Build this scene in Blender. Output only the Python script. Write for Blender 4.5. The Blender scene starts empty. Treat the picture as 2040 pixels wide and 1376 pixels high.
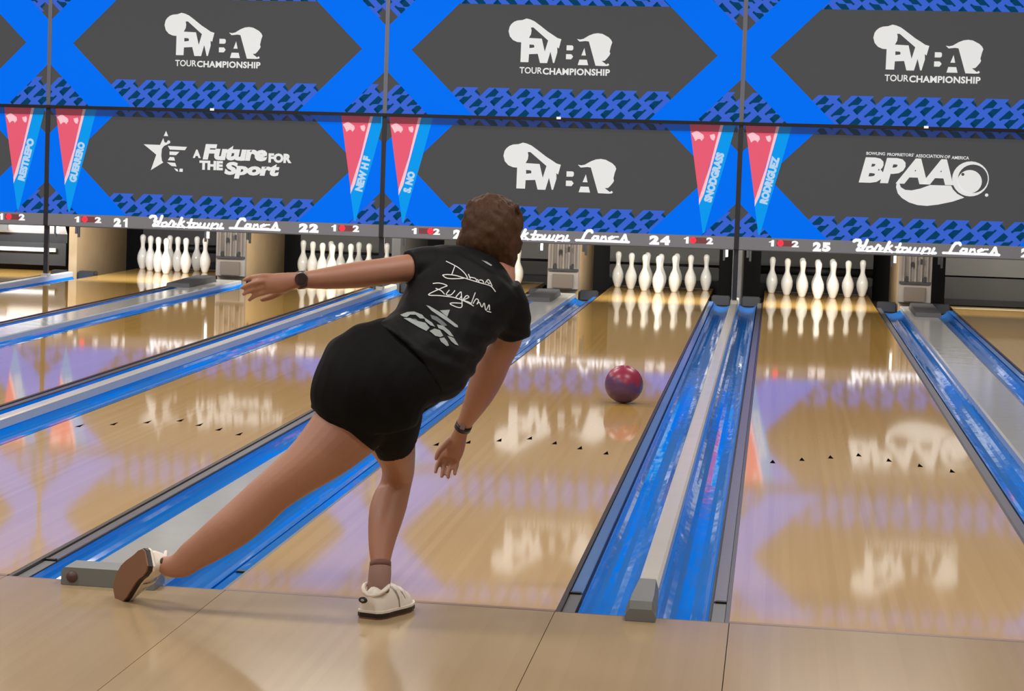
import bpy, bmesh, math, random
import numpy as np
from mathutils import Vector, Matrix, noise
from mathutils.geometry import tessellate_polygon
from mathutils.bvhtree import BVHTree
random.seed(7)
C = bpy.context.scene.collection
SC = bpy.context.scene

# ------------------------------------------------------------------ camera
CF, CCX, CCY = 5051.2, 459.4, 601.2
CP = Vector((1.6822, -7.8873, 1.4439))
FW = Vector((-0.2091346, 0.97579506, -0.06392746))
RT = Vector((0.97706636, 0.21118957, 0.02720837))
UP = Vector((-0.04005061, 0.05677116, 0.99758357))
cam = bpy.data.objects.new('camera', bpy.data.cameras.new('camera'))
C.objects.link(cam)
cam.matrix_world = Matrix(((RT.x, UP.x, -FW.x, CP.x), (RT.y, UP.y, -FW.y, CP.y), (RT.z, UP.z, -FW.z, CP.z), (0, 0, 0, 1)))
cam.data.sensor_width = 36
cam.data.lens = 36 * CF / 2040
cam.data.shift_x = (1020 - CCX) / 2040
cam.data.shift_y = -(688 - CCY) / 2040
cam.data.clip_start = 0.05
SC.camera = cam
# ------------------------------------------------------------------ world, lights, exposure
wd = bpy.data.worlds.new('world'); SC.world = wd; wd.use_nodes = True
wd.node_tree.nodes['Background'].inputs[0].default_value = (0.80, 0.85, 1.0, 1)
wd.node_tree.nodes['Background'].inputs[1].default_value = 0.15
def area(name, loc, sx, sy, energy, color=(1, 0.95, 0.88), rot=(0, 0, 0)):
    l = bpy.data.lights.new(name, 'AREA'); l.shape = 'RECTANGLE'; l.size = sx; l.size_y = sy
    l.energy = energy; l.color = color
    o = bpy.data.objects.new(name, l); o.location = loc; o.rotation_euler = rot; C.objects.link(o)
    return o
CEIL = 4.3
LAMPS = [(-6.0, -5.5), (-2.0, -5.5), (2.5, -5.5), (-6.0, -1.0), (-2.0, -1.0), (2.5, -1.0),
         (-6.0, 4.0), (-2.0, 4.0), (2.5, 4.0), (-6.0, 9.0), (-2.0, 9.0), (2.5, 9.0), (-6.0, 13.6), (-2.0, 13.6), (2.5, 13.6)]
for x, y in LAMPS:
    area('ceiling_lamp', (x, y, CEIL - 0.06), 1.7, 0.9, 94, (1, 0.97, 0.93))
SC.view_settings.view_transform = 'Standard'; SC.view_settings.look = 'None'
SC.view_settings.gamma = 1; SC.view_settings.use_curve_mapping = False
SC.view_settings.exposure = 0.0

# ------------------------------------------------------------------ helpers
def at(px, py, Y=None, z=None):
    d = FW + RT * ((px - CCX) / CF) - UP * ((py - CCY) / CF)
    t = (Y - CP.y) / d.y if z is None else (z - CP.z) / d.z
    return CP + d * t
def s2l(c):
    return tuple((v / 255 / 12.92) if v / 255 <= 0.04045 else ((v / 255 + 0.055) / 1.055) ** 2.4 for v in c)
def mat(name, col, rough=0.5, metal=0.0, emit=0.0, spec=0.5, noise_amt=0.0, nscale=20, bump=0.0, bscale=40, stretch=(1, 1, 1), coat=0.0):
    m = bpy.data.materials.new(name); m.use_nodes = True; nt = m.node_tree
    b = nt.nodes['Principled BSDF']; lin = s2l(col)
    b.inputs['Base Color'].default_value = (*lin, 1)
    b.inputs['Roughness'].default_value = rough; b.inputs['Metallic'].default_value = metal
    b.inputs['Specular IOR Level'].default_value = spec
    b.inputs['Coat Weight'].default_value = coat
    if emit:
        b.inputs['Emission Color'].default_value = (*lin, 1); b.inputs['Emission Strength'].default_value = emit
    tc = nt.nodes.new('ShaderNodeTexCoord'); mp = nt.nodes.new('ShaderNodeMapping'); mp.inputs['Scale'].default_value = stretch
    nt.links.new(tc.outputs['Object'], mp.inputs['Vector'])
    n = nt.nodes.new('ShaderNodeTexNoise'); n.inputs['Scale'].default_value = nscale; n.inputs['Detail'].default_value = 3
    nt.links.new(mp.outputs[0], n.inputs['Vector'])
    if noise_amt:
        mx = nt.nodes.new('ShaderNodeMix'); mx.data_type = 'RGBA'
        mx.inputs[6].default_value = (*[v * (1 - noise_amt) for v in lin], 1)
        mx.inputs[7].default_value = (*[min(1, v * (1 + noise_amt)) for v in lin], 1)
        nt.links.new(n.outputs['Fac'], mx.inputs[0]); nt.links.new(mx.outputs[2], b.inputs['Base Color'])
    if bump:
        n2 = nt.nodes.new('ShaderNodeTexNoise'); n2.inputs['Scale'].default_value = bscale
        nt.links.new(mp.outputs[0], n2.inputs['Vector'])
        bp = nt.nodes.new('ShaderNodeBump'); bp.inputs['Strength'].default_value = bump; bp.inputs['Distance'].default_value = 0.01
        nt.links.new(n2.outputs['Fac'], bp.inputs['Height']); nt.links.new(bp.outputs[0], b.inputs['Normal'])
    return m
def wood(name, c1, c2, rough, ior, board=0.0264, heads=None):
    m = bpy.data.materials.new(name); m.use_nodes = True; nt = m.node_tree; L = nt.links
    b = nt.nodes['Principled BSDF']
    b.inputs['Roughness'].default_value = rough; b.inputs['IOR'].default_value = ior
    tc = nt.nodes.new('ShaderNodeTexCoord')
    sx = nt.nodes.new('ShaderNodeSeparateXYZ'); L.new(tc.outputs['Object'], sx.inputs[0])
    dv = nt.nodes.new('ShaderNodeMath'); dv.operation = 'DIVIDE'; dv.inputs[1].default_value = board; L.new(sx.outputs[0], dv.inputs[0])
    fl = nt.nodes.new('ShaderNodeMath'); fl.operation = 'FLOOR'; L.new(dv.outputs[0], fl.inputs[0])
    wn = nt.nodes.new('ShaderNodeTexWhiteNoise'); wn.noise_dimensions = '1D'; L.new(fl.outputs[0], wn.inputs['W'])
    mp = nt.nodes.new('ShaderNodeMapping'); mp.inputs['Scale'].default_value = (40, 0.6, 1); L.new(tc.outputs['Object'], mp.inputs[0])
    n = nt.nodes.new('ShaderNodeTexNoise'); n.inputs['Scale'].default_value = 1; n.inputs['Detail'].default_value = 4; L.new(mp.outputs[0], n.inputs[0])
    ad = nt.nodes.new('ShaderNodeMath'); ad.operation = 'MULTIPLY_ADD'; ad.inputs[1].default_value = 0.35; L.new(wn.outputs[0], ad.inputs[0])
    ml = nt.nodes.new('ShaderNodeMath'); ml.operation = 'MULTIPLY'; ml.inputs[1].default_value = 0.65; L.new(n.outputs['Fac'], ml.inputs[0])
    L.new(ml.outputs[0], ad.inputs[2])
    mx = nt.nodes.new('ShaderNodeMix'); mx.data_type = 'RGBA'
    mx.inputs[6].default_value = (*s2l(c1), 1); mx.inputs[7].default_value = (*s2l(c2), 1)
    L.new(ad.outputs[0], mx.inputs[0]); L.new(mx.outputs[2], b.inputs['Base Color'])
    if heads:   # maple head section by the foul line, pine beyond the arrows
        m2 = nt.nodes.new('ShaderNodeMix'); m2.data_type = 'RGBA'; m2.inputs[6].default_value = (*s2l(heads[0]), 1); m2.inputs[7].default_value = (*s2l(heads[1]), 1)
        L.new(ad.outputs[0], m2.inputs[0])
        mr = nt.nodes.new('ShaderNodeMapRange'); mr.inputs[1].default_value = 3.8; mr.inputs[2].default_value = 7.0; mr.interpolation_type = 'SMOOTHSTEP'; L.new(sx.outputs[1], mr.inputs[0])
        m3 = nt.nodes.new('ShaderNodeMix'); m3.data_type = 'RGBA'; L.new(mr.outputs[0], m3.inputs[0]); L.new(m2.outputs[2], m3.inputs[6]); L.new(mx.outputs[2], m3.inputs[7])
        L.new(m3.outputs[2], b.inputs['Base Color'])
    mp2 = nt.nodes.new('ShaderNodeMapping'); mp2.inputs['Scale'].default_value = (9, 1.2, 1); L.new(tc.outputs['Object'], mp2.inputs[0])
    n2 = nt.nodes.new('ShaderNodeTexNoise'); n2.inputs['Scale'].default_value = 1; n2.inputs['Detail'].default_value = 2; L.new(mp2.outputs[0], n2.inputs[0])
    bp = nt.nodes.new('ShaderNodeBump'); bp.inputs['Strength'].default_value = 0.012; bp.inputs['Distance'].default_value = 0.01
    L.new(n2.outputs['Fac'], bp.inputs['Height']); L.new(bp.outputs[0], b.inputs['Normal'])
    return m
def setp(o, label=None, cat=None, group=None, kind=None):
    if label: o['label'] = label
    if cat: o['category'] = cat
    if group: o['group'] = group
    if kind: o['kind'] = kind
    return o
def empty(name, loc=(0, 0, 0), label=None, cat=None, group=None, kind=None):
    o = bpy.data.objects.new(name, None); o.location = loc; o.empty_display_size = 0.05; C.objects.link(o)
    return setp(o, label, cat, group, kind)
def link(name, me, m, parent=None, smooth=False):
    me.materials.clear(); me.materials.append(m)
    if smooth:
        for p in me.polygons: p.use_smooth = True
    o = bpy.data.objects.new(name, me); C.objects.link(o)
    if parent is not None:
        o.parent = parent
        pw = Vector(parent.location)
        q = parent.parent
        while q is not None: pw += Vector(q.location); q = q.parent
        me.transform(Matrix.Translation(-pw))
    return o
def mesh(name, V, F, m, parent=None, smooth=False):
    me = bpy.data.meshes.new(name); me.from_pydata([tuple(v) for v in V], [], F); me.update()
    return link(name, me, m, parent, smooth)
def frombm(name, bm, m, parent=None, smooth=False):
    bmesh.ops.recalc_face_normals(bm, faces=bm.faces)
    me = bpy.data.meshes.new(name); bm.to_mesh(me); bm.free()
    return link(name, me, m, parent, smooth)
def box(name, x0, x1, y0, y1, z0, z1, m, parent=None, bev=0.0):
    bm = bmesh.new(); bmesh.ops.create_cube(bm, size=1)
    for v in bm.verts:
        v.co = Vector(((x0 + x1) / 2 + v.co.x * (x1 - x0), (y0 + y1) / 2 + v.co.y * (y1 - y0), (z0 + z1) / 2 + v.co.z * (z1 - z0)))
    if bev: bmesh.ops.bevel(bm, geom=bm.edges[:], offset=bev, segments=2, affect='EDGES')
    return frombm(name, bm, m, parent)
def prism(name, prof, y0, y1, m, parent=None, smooth=False, ny=1):
    """closed profile in x,z extruded along y"""
    n = len(prof); V = []; F = []
    for k in range(ny + 1):
        y = y0 + (y1 - y0) * k / ny
        V += [(x, y, z) for x, z in prof]
    for k in range(ny):
        for i in range(n):
            j = (i + 1) % n; F.append((k * n + i, k * n + j, (k + 1) * n + j, (k + 1) * n + i))
    F.append(tuple(range(n))); F.append(tuple(range(ny * n, ny * n + n))[::-1])
    bm = bmesh.new(); vs = [bm.verts.new(v) for v in V]
    for f in F: bm.faces.new([vs[i] for i in f])
    return frombm(name, bm, m, parent, smooth)
def lathe(name, prof, loc, m, parent=None, n=28):
    V = []; F = []
    for r, z in prof:
        for i in range(n):
            a = 2 * math.pi * i / n; V.append((loc[0] + r * math.cos(a), loc[1] + r * math.sin(a), loc[2] + z))
    for k in range(len(prof) - 1):
        for i in range(n):
            j = (i + 1) % n; F.append((k * n + i, k * n + j, k * n + n + j, k * n + n + i))
    F.append(tuple(range(n))[::-1]); F.append(tuple(range((len(prof) - 1) * n, len(prof) * n)))
    return mesh(name, V, F, m, parent, True)
def copy_tree(o, parent=None, delta=None):
    c = o.copy(); C.objects.link(c); c.parent = parent
    if delta is not None: c.location = Vector(o.location) + Vector(delta)
    for ch in o.children: copy_tree(ch, c)
    return c
def text_polys(body, offset=0.0, shear=0.0, spacing=1.0):
    cu = bpy.data.curves.new('t', 'FONT'); cu.body = body; cu.offset = offset; cu.shear = shear; cu.space_character = spacing
    cu.resolution_u = 3
    o = bpy.data.objects.new('t', cu); C.objects.link(o)
    me = bpy.data.meshes.new_from_object(o)
    V = [(v.co.x, v.co.y) for v in me.vertices]; F = [tuple(p.vertices) for p in me.polygons]
    bpy.data.objects.remove(o); bpy.data.curves.remove(cu); bpy.data.meshes.remove(me)
    xs = [v[0] for v in V]; ys = [v[1] for v in V]
    x0, x1, y0, y1 = min(xs), max(xs), min(ys), max(ys)
    return [((x - x0) / (x1 - x0), (y - y0) / (y1 - y0)) for x, y in V], F
class Flat:
    """flat print on a vertical plane y=Y, coordinates (x,z)"""
    def __init__(self): self.V = []; self.F = []
    def poly(self, pts, holes=()):
        loops = [[Vector((p[0], p[1], 0)) for p in pts]] + [[Vector((p[0], p[1], 0)) for p in h] for h in holes]
        flat = [v for l in loops for v in l]; b = len(self.V)
        self.V += [(v.x, v.y) for v in flat]
        self.F += [tuple(b + i for i in t) for t in tessellate_polygon(loops)]
    def text(self, body, x0, x1, z0, z1, **k):
        V, F = text_polys(body, **k); b = len(self.V)
        self.V += [(x0 + u * (x1 - x0), z0 + v * (z1 - z0)) for u, v in V]
        self.F += [tuple(b + i for i in f) for f in F]
    def stroke(self, pts, w):
        for (ax, az), (bx, bz) in zip(pts, pts[1:]):
            d = Vector((bx - ax, bz - az)); 
            if d.length < 1e-7: continue
            n = Vector((-d.y, d.x)).normalized() * w / 2; b = len(self.V)
            self.V += [(ax + n.x, az + n.y), (ax - n.x, az - n.y), (bx - n.x, bz - n.y), (bx + n.x, bz + n.y)]; self.F.append((b, b + 1, b + 2, b + 3))
        for x, z in pts:
            b = len(self.V); self.V += [(x + w / 2 * math.cos(t * math.pi / 4), z + w / 2 * math.sin(t * math.pi / 4)) for t in range(8)]
            self.F.append(tuple(range(b, b + 8)))
    def build(self, name, Y, m, parent=None):
        bm = bmesh.new(); vs = [bm.verts.new((x, Y, z)) for x, z in self.V]
        for f in self.F:
            try: bm.faces.new([vs[i] for i in f])
            except ValueError: pass
        for f in bm.faces:
            f.normal_update()
            if f.normal.y > 0: f.normal_flip()
        me = bpy.data.meshes.new(name); bm.to_mesh(me); bm.free()
        return link(name, me, m, parent)
def clip(poly, region):
    """Sutherland-Hodgman, region convex counter-clockwise"""
    out = list(poly)
    for (ax, ay), (bx, by) in zip(region, region[1:] + region[:1]):
        inp, out = out, []
        if not inp: return []
        ins = lambda p: (bx - ax) * (p[1] - ay) - (by - ay) * (p[0] - ax) >= -1e-9
        for i, p in enumerate(inp):
            q = inp[i - 1]
            if ins(p) != ins(q):
                d1 = (bx - ax) * (q[1] - ay) - (by - ay) * (q[0] - ax); d2 = (bx - ax) * (p[1] - ay) - (by - ay) * (p[0] - ax)
                t = d1 / (d1 - d2); out.append((q[0] + t * (p[0] - q[0]), q[1] + t * (p[1] - q[1])))
            if ins(p): out.append(p)
    return out

# ------------------------------------------------------------------ layout
W = 1.054; GN = 0.535; GW = 0.735; S = 2 * W + GN + GW
P0 = W + GN / 2
LX = {24: 0.0, 25: W + GN, 26: W + GN + W + GW, 23: -GW - W}
LX[22] = LX[23] - GN - W; LX[21] = LX[22] - GW - W; LX[20] = LX[21] - GN - W
YM = 16.43; ZB = 0.542; ZS = 1.736; ZT = 2.958

# ------------------------------------------------------------------ materials
M_lane = wood('lane_maple', (190, 146, 70), (212, 170, 98), 0.048, 1.39, heads=((200, 165, 114), (219, 186, 138)))
M_appr = wood('approach_maple', (168, 144, 110), (180, 156, 120), 0.15, 1.36)
M_gut = mat('blue_gutter_plastic', (0, 124, 220), 0.07, 0, 0, 0.7, bump=0.22, bscale=4, stretch=(3, 0.7, 3))
M_cap = mat('pale_capping', (205, 198, 182), 0.22, noise_amt=0.06, nscale=6, bump=0.1, bscale=4)
M_capg = mat('grey_capping', (186, 185, 178), 0.14, noise_amt=0.06, nscale=6, bump=0.18, bscale=3)
M_rail = mat('satin_grey_rail', (128, 122, 118), 0.28, 0.6, bump=0.05)
M_plate = mat('dark_end_plate', (84, 84, 86), 0.4)
M_railb = mat('light_blue_rail', (92, 132, 190), 0.2, 0.2)
M_edge = mat('dark_brown_edge', (48, 36, 30), 0.35)
M_slot = mat('black_slot', (12, 14, 22), 0.5)
M_block = mat('grey_end_block', (112, 114, 112), 0.42, noise_amt=0.06)
M_dark = mat('dark_machinery', (32, 32, 33), 0.5)
M_black = mat('black_rubber', (10, 10, 11), 0.6)
M_cush = mat('grey_pit_curtain', (94, 93, 91), 0.65, noise_amt=0.08, nscale=5, stretch=(1, 1, 4))
M_cush2 = mat('dark_pit_cushion', (62, 61, 60), 0.7, noise_amt=0.1, nscale=5)
M_kick = mat('tan_kickback', (150, 128, 96), 0.4, noise_amt=0.12, nscale=6)
M_silver = mat('silver_kickback_front', (122, 114, 106), 0.38, 0.3, noise_amt=0.1, nscale=10)
M_white = mat('white_hood', (225, 228, 228), 0.3)
M_pin = mat('white_pin_plastic', (244, 243, 236), 0.22, coat=0.3)
M_pinred = mat('red_neck_stripe', (226, 196, 190), 0.3)
M_post = mat('dark_post', (46, 48, 54), 0.35)
M_postg = mat('grey_post', (118, 122, 138), 0.35, 0.3)
M_wall = mat('warm_wall', (150, 142, 130), 0.8, noise_amt=0.05)
M_ceil = mat('ceiling_paint', (170, 164, 154), 0.85)
M_dwall = mat('dark_header_wall', (70, 66, 62), 0.8)
EM = 0.8
def scr(n, c, k=EM):
    m = mat(n, c, 0.7, 0, k, 0.05); b = m.node_tree.nodes['Principled BSDF']
    b.inputs['Base Color'].default_value = (*[v * 0.33 for v in s2l(c)], 1)
    return m
M_sg = scr('screen_grey', (76, 76, 77)); M_sb = scr('screen_blue', (0, 108, 240)); M_sst = scr('screen_stroke_blue', (58, 98, 206))
M_sdk = scr('screen_dark_teal', (4, 62, 98)); M_sw = scr('screen_white', (226, 227, 226)); M_hoodshade = bpy.data.materials.new('hood_shade_film'); M_hoodshade.use_nodes = True
_b = M_hoodshade.node_tree.nodes['Principled BSDF']; _b.inputs['Base Color'].default_value = (0.03, 0.03, 0.03, 1); _b.inputs['Alpha'].default_value = 0.42; _b.inputs['Roughness'].default_value = 0.5; _b.inputs['Specular IOR Level'].default_value = 0.1  # see-through dark standing in for shade below the upper screen
M_strip = mat('grey_name_strip', (112, 112, 117), 0.45, 0, 0.4)
M_sred = scr('pennant_red', (226, 92, 116)); M_slb = scr('pennant_blue', (10, 150, 236)); M_spk = scr('pennant_edge_pink', (250, 196, 206)); M_spn = scr('pennant_lettering', (176, 208, 238))
M_ind = mat('red_indicator', (240, 40, 60), 0.4, 0, 1.0); M_indk = mat('dim_red_indicator', (118, 62, 66), 0.4, 0, 0.3)
M_let = mat('white_letters', (235, 236, 240), 0.4, 0, 0.6)
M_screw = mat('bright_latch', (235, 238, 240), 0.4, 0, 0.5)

# ------------------------------------------------------------------ setting
M_foul = mat('foul_line_paint', (132, 104, 90), 0.45, spec=0.2)
fl = empty('floor', kind='structure')
edges = sorted([LX[n] for n in LX] + [LX[n] + W for n in LX])
xs = [-9.0] + edges + [6.4]
for a, b in zip(xs, xs[1:]):
    box('panel', a + 0.0012, b - 0.0012, -11, -0.0, -0.06, 0.0, M_appr, fl)
box('subfloor', -9.0, 6.4, -11, 22, -0.45, -0.30, M_dark, fl)
box('lane_joint', -9.0, 6.4, 0.0, 0.006, -0.06, 0.0004, mat('foul_line_joint', (96, 72, 58), 0.4), fl)
setp(box('ceiling', -9.2, 6.6, -11.2, 22.2, CEIL, CEIL + 0.1, M_ceil), kind='structure')
setp(box('wall_left', -9.2, -9.0, -11.2, 22.2, -0.45, CEIL, M_wall), kind='structure')
setp(box('wall_right', 6.4, 6.6, -11.2, 22.2, -0.45, CEIL, M_wall), kind='structure')
setp(box('wall_front', -9.2, 6.6, -11.3, -11.1, -0.45, CEIL, M_wall), kind='structure')
setp(box('wall_back', -9.2, 6.6, 21.9, 22.1, -0.45, CEIL, M_dark), kind='structure')
setp(box('trim_header', -9.0, 6.4, 16.40, 16.62, ZT + 0.01, CEIL, M_dwall), kind='structure')

# lanes
M_arrow = mat('dark_arrow', (16, 10, 8), 0.9, spec=0.0)
def lane(n, y1=19.3):
    x0 = LX[n]
    t = empty('bowling_lane', (x0, 0, 0), {
        20: 'glossy wooden lane at the far left edge, running to the white pinsetter hood',
        21: 'glossy wooden lane running to the pins under number 21',
        22: 'glossy wooden lane running to the pins under number 22, behind the outstretched arm',
        23: 'glossy wooden lane running behind the bowler to a nearly cleared pin deck',
        24: 'glossy wooden lane under number 24 with the ball rolling on it',
        25: 'glossy wooden lane under number 25, right of the narrow blue gutters',
        26: 'glossy wooden lane at the far right, without pins'}[n], 'lane', 'bowling lanes')
    box('lane_surface', x0, x0 + W, 0.006, y1, -0.05, 0.0, M_lane, t)
    box('foul_line', x0, x0 + W, 0.0065, 0.036, -0.01, 0.0006, M_foul, t)
    if n in (22, 23, 24, 25):
        for k in range(-3, 4):
            cx = x0 + W / 2 + k * 0.1355; y = 4.72 - abs(k) * 0.154
            mesh('arrow', [(cx - 0.013, y - 0.06, 0.0006), (cx + 0.013, y - 0.06, 0.0006), (cx, y + 0.075, 0.0006)], [(0, 1, 2)], M_arrow, t)
    return t
for n in sorted(LX): lane(n)

# dividers with gutters
def gutter_prof(xa, xb, n=12, depth=0.055, z0=-0.012, z1=0.0):
    """xa lane side, xb cap side"""
    top = []
    for i in range(n + 1):
        u = i / n; a = math.pi * u
        top.append((xa + (xb - xa) * (0.5 - 0.5 * math.cos(a)), (z0 * (1 - u) + z1 * u) - depth * math.sin(a) ** 0.8 if 0 < u < 1 else (z0 if u == 0 else z1)))
    bot = [(x, z - 0.012) for x, z in reversed(top)]
    return top + bot
def divider(x0, wide, label, yend=17.3, rails=None):
    rails = rails or (M_rail, M_gut)
    G = GW if wide else GN
    t = empty('lane_divider', (x0, 0, 0), label, 'gutter', 'gutters between the lanes')
    gw = 0.235; x1 = x0 + G
    for s, xe in ((1, x0), (-1, x1)):
        a, b = sorted((xe, xe + s * 0.014)); box('edge_trim', a, b, 0.0, yend + 0.05, -0.08, -0.002, M_edge, t)
        a, b = sorted((xe + s * 0.016, xe + s * 0.056)); box('side_rail', a, b, 0.42, yend, -0.05, -0.008, rails[0] if s == 1 else rails[1], t, 0.002)
        box('rail_end_plate', a, b, 0.006, 0.40, -0.06, -0.012, M_plate if rails[0 if s == 1 else 1] is M_rail or s == 1 else M_gut, t)
        a, b = sorted((xe + s * 0.014, xe + s * 0.07)); box('rail_slot', a, b, 0.0, yend, -0.08, -0.045, M_slot, t)
        prism('gutter_channel', gutter_prof(xe + s * 0.066, xe + s * gw), 0.0, yend + 0.05, M_gut, t, False, 1)
    ca, cb = x0 + gw, x1 - gw
    if wide:
        prism('capping', [(ca - 0.004, -0.03), (ca - 0.004, 0.012), (ca + 0.008, 0.018), (cb - 0.008, 0.018), (cb + 0.004, 0.012), (cb + 0.004, -0.03)], 0.1, yend, M_capg, t)
    else:
        prism('capping', [(ca - 0.002, -0.03), (ca - 0.002, 0.03), (ca + 0.008, 0.036), (cb - 0.008, 0.036), (cb + 0.002, 0.03), (cb + 0.002, -0.03)], 0.25, yend + 0.05, M_cap, t)
    box('tray', x0 + 0.002, x1 - 0.002, 0.0, yend + 0.1, -0.14, -0.085, M_black, t)
    mx = (ca + cb) / 2
    if wide:
        hw = 0.155
        prism('end_block', [(mx - hw, 0.001), (mx - hw, 0.045), (mx - hw + 0.012, 0.058), (mx + hw - 0.012, 0.058), (mx + hw, 0.045), (mx + hw, 0.001)], -0.09, 0.05, M_block, t)
        lathe('round_hole', [(0.018, -0.002), (0.018, 0.002)], (0, 0, 0), mat('brown_plug', (86, 58, 56), 0.5), t).data.transform(
            Matrix.Translation((mx - 0.118 - x0, -0.092, 0.028)) @ Matrix.Rotation(math.pi / 2, 4, 'X') @ Matrix.Translation((x0, 0, 0)))
    else:
        prof0 = [(mx - 0.046, 0.001), (mx - 0.046, 0.03), (mx - 0.034, 0.062), (mx + 0.034, 0.062), (mx + 0.046, 0.03), (mx + 0.046, 0.001)]
        # rounded nose block tapering to the capping
        V = []; secs = [(-0.075, 1.0, 0.0), (-0.06, 1.0, 0.0), (0.06, 1.0, 0.0), (0.32, 0.80, 0.0), (0.36, 0.76, 0.0)]
        for y, k, dz in secs:
            top = 0.62 if y == -0.075 else 1.0
            for x, z in prof0: V.append((mx + (x - mx) * k, y, z * top if z > 0.01 else z))
        n = 6; F = []
        for k in range(len(secs) - 1):
            for i in range(n): F.append((k * n + i, k * n + (i + 1) % n, k * n + n + (i + 1) % n, k * n + n + i))
        F += [tuple(range(n)), tuple(range((len(secs) - 1) * n, len(secs) * n))[::-1]]
        mesh('end_block', V, F, M_block, t)
    # wavy gutter shell at the end, dark return
    for s, xe in ((1, x0), (-1, x1)):
        a, b = sorted((xe + s * 0.016, xe + s * 0.05)); box('rail_notch', a, b, 0.405, 0.43, -0.03, -0.006, M_black, t)
    if wide:
        bx = mx + (-0.15 if x0 < -3 else -0.09 if x0 < 0 else 0.04); V = [(bx - 0.115, 15.7, 0.019), (bx + 0.115, 15.7, 0.019), (bx + 0.115, 16.9, 0.019), (bx - 0.115, 16.9, 0.019),
                      (bx - 0.11, 15.72, 0.055), (bx + 0.11, 15.72, 0.055), (bx + 0.10, 16.9, 0.075), (bx - 0.10, 16.9, 0.075)]
        mesh('ball_return_hood', V, [(0, 1, 5, 4), (1, 2, 6, 5), (2, 3, 7, 6), (3, 0, 4, 7), (4, 5, 6, 7), (3, 2, 1, 0)], mat('dark_grey_hood', (66, 66, 68), 0.5), t)
    return t
divider(LX[20] + W, False, 'narrow blue double gutter with pale capping between the two leftmost lanes')
divider(LX[21] + W, True, 'wide blue double gutter with flat grey capping right of the leftmost pins')
divider(LX[22] + W, False, 'narrow blue double gutter with pale capping passing left of the black shorts')
divider(LX[23] + W, True, 'wide pale-capped blue gutters behind the trailing leg and shoe')
divider(LX[24] + W, False, 'narrow blue double gutter with pale capping and grey nose block beside the rolling ball\'s lane', rails=(M_railb, M_rail))
divider(LX[25] + W, True, 'wide grey-capped blue double gutter at the right edge of the picture')

# ------------------------------------------------------------------ pins
pinprof = [(1.02, 0), (1.2, .25), (1.41, .75), (1.95, 2.25), (2.255, 3.375), (2.383, 4.5), (2.28, 5.875), (1.85, 7.25), (1.235, 8.625), (.98, 9.375), (.90, 10), (.935, 10.875),
           (1.047, 11.75), (1.203, 12.625), (1.273, 13.5), (1.20, 14.1), (.95, 14.6), (.55, 14.9), (.12, 15.0)]
pinprof = [(r * .0254, z * .0254) for r, z in pinprof]
sp = 0.3048; ry = 0.264
PP = {1: (0, 0), 2: (-.5, 1), 3: (.5, 1), 4: (-1, 2), 5: (0, 2), 6: (1, 2), 7: (-1.5, 3), 8: (-.5, 3), 9: (.5, 3), 10: (1.5, 3)}
PN = {1: 'front tip of the triangle', 2: 'second row, left', 3: 'second row, right', 4: 'third row, left end', 5: 'third row, middle', 6: 'third row, right end',
      7: 'back row, left end', 8: 'back row, second from left', 9: 'back row, third from left', 10: 'back row, right end'}
NW = {21: 'of the leftmost set', 22: 'of the set above the outstretched arm', 24: 'of the set on the rolling ball\'s lane', 25: 'of the rightmost set'}
proto = lathe('bowling_pin', pinprof, (0, 0, 0), M_pin, None, 24)
used = False
for n in (21, 22, 23, 24, 25):
    for k, (px, r) in PP.items():
        if n == 23 and k != 6: continue
        o = proto if not used else proto.copy()
        if used: C.objects.link(o)
        used = True
        o.location = (LX[n] + W / 2 + px * sp, 18.285 + r * ry, 0.0)
        lab = 'white bowling pin %s, %s' % (NW[n], PN[k]) if n != 23 else 'single white bowling pin left standing beside the back of the head'
        setp(o, lab, 'bowling pin', 'bowling pins on the pin decks')
for k, (px, r) in ((4, PP[4]),):
    pass

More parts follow.
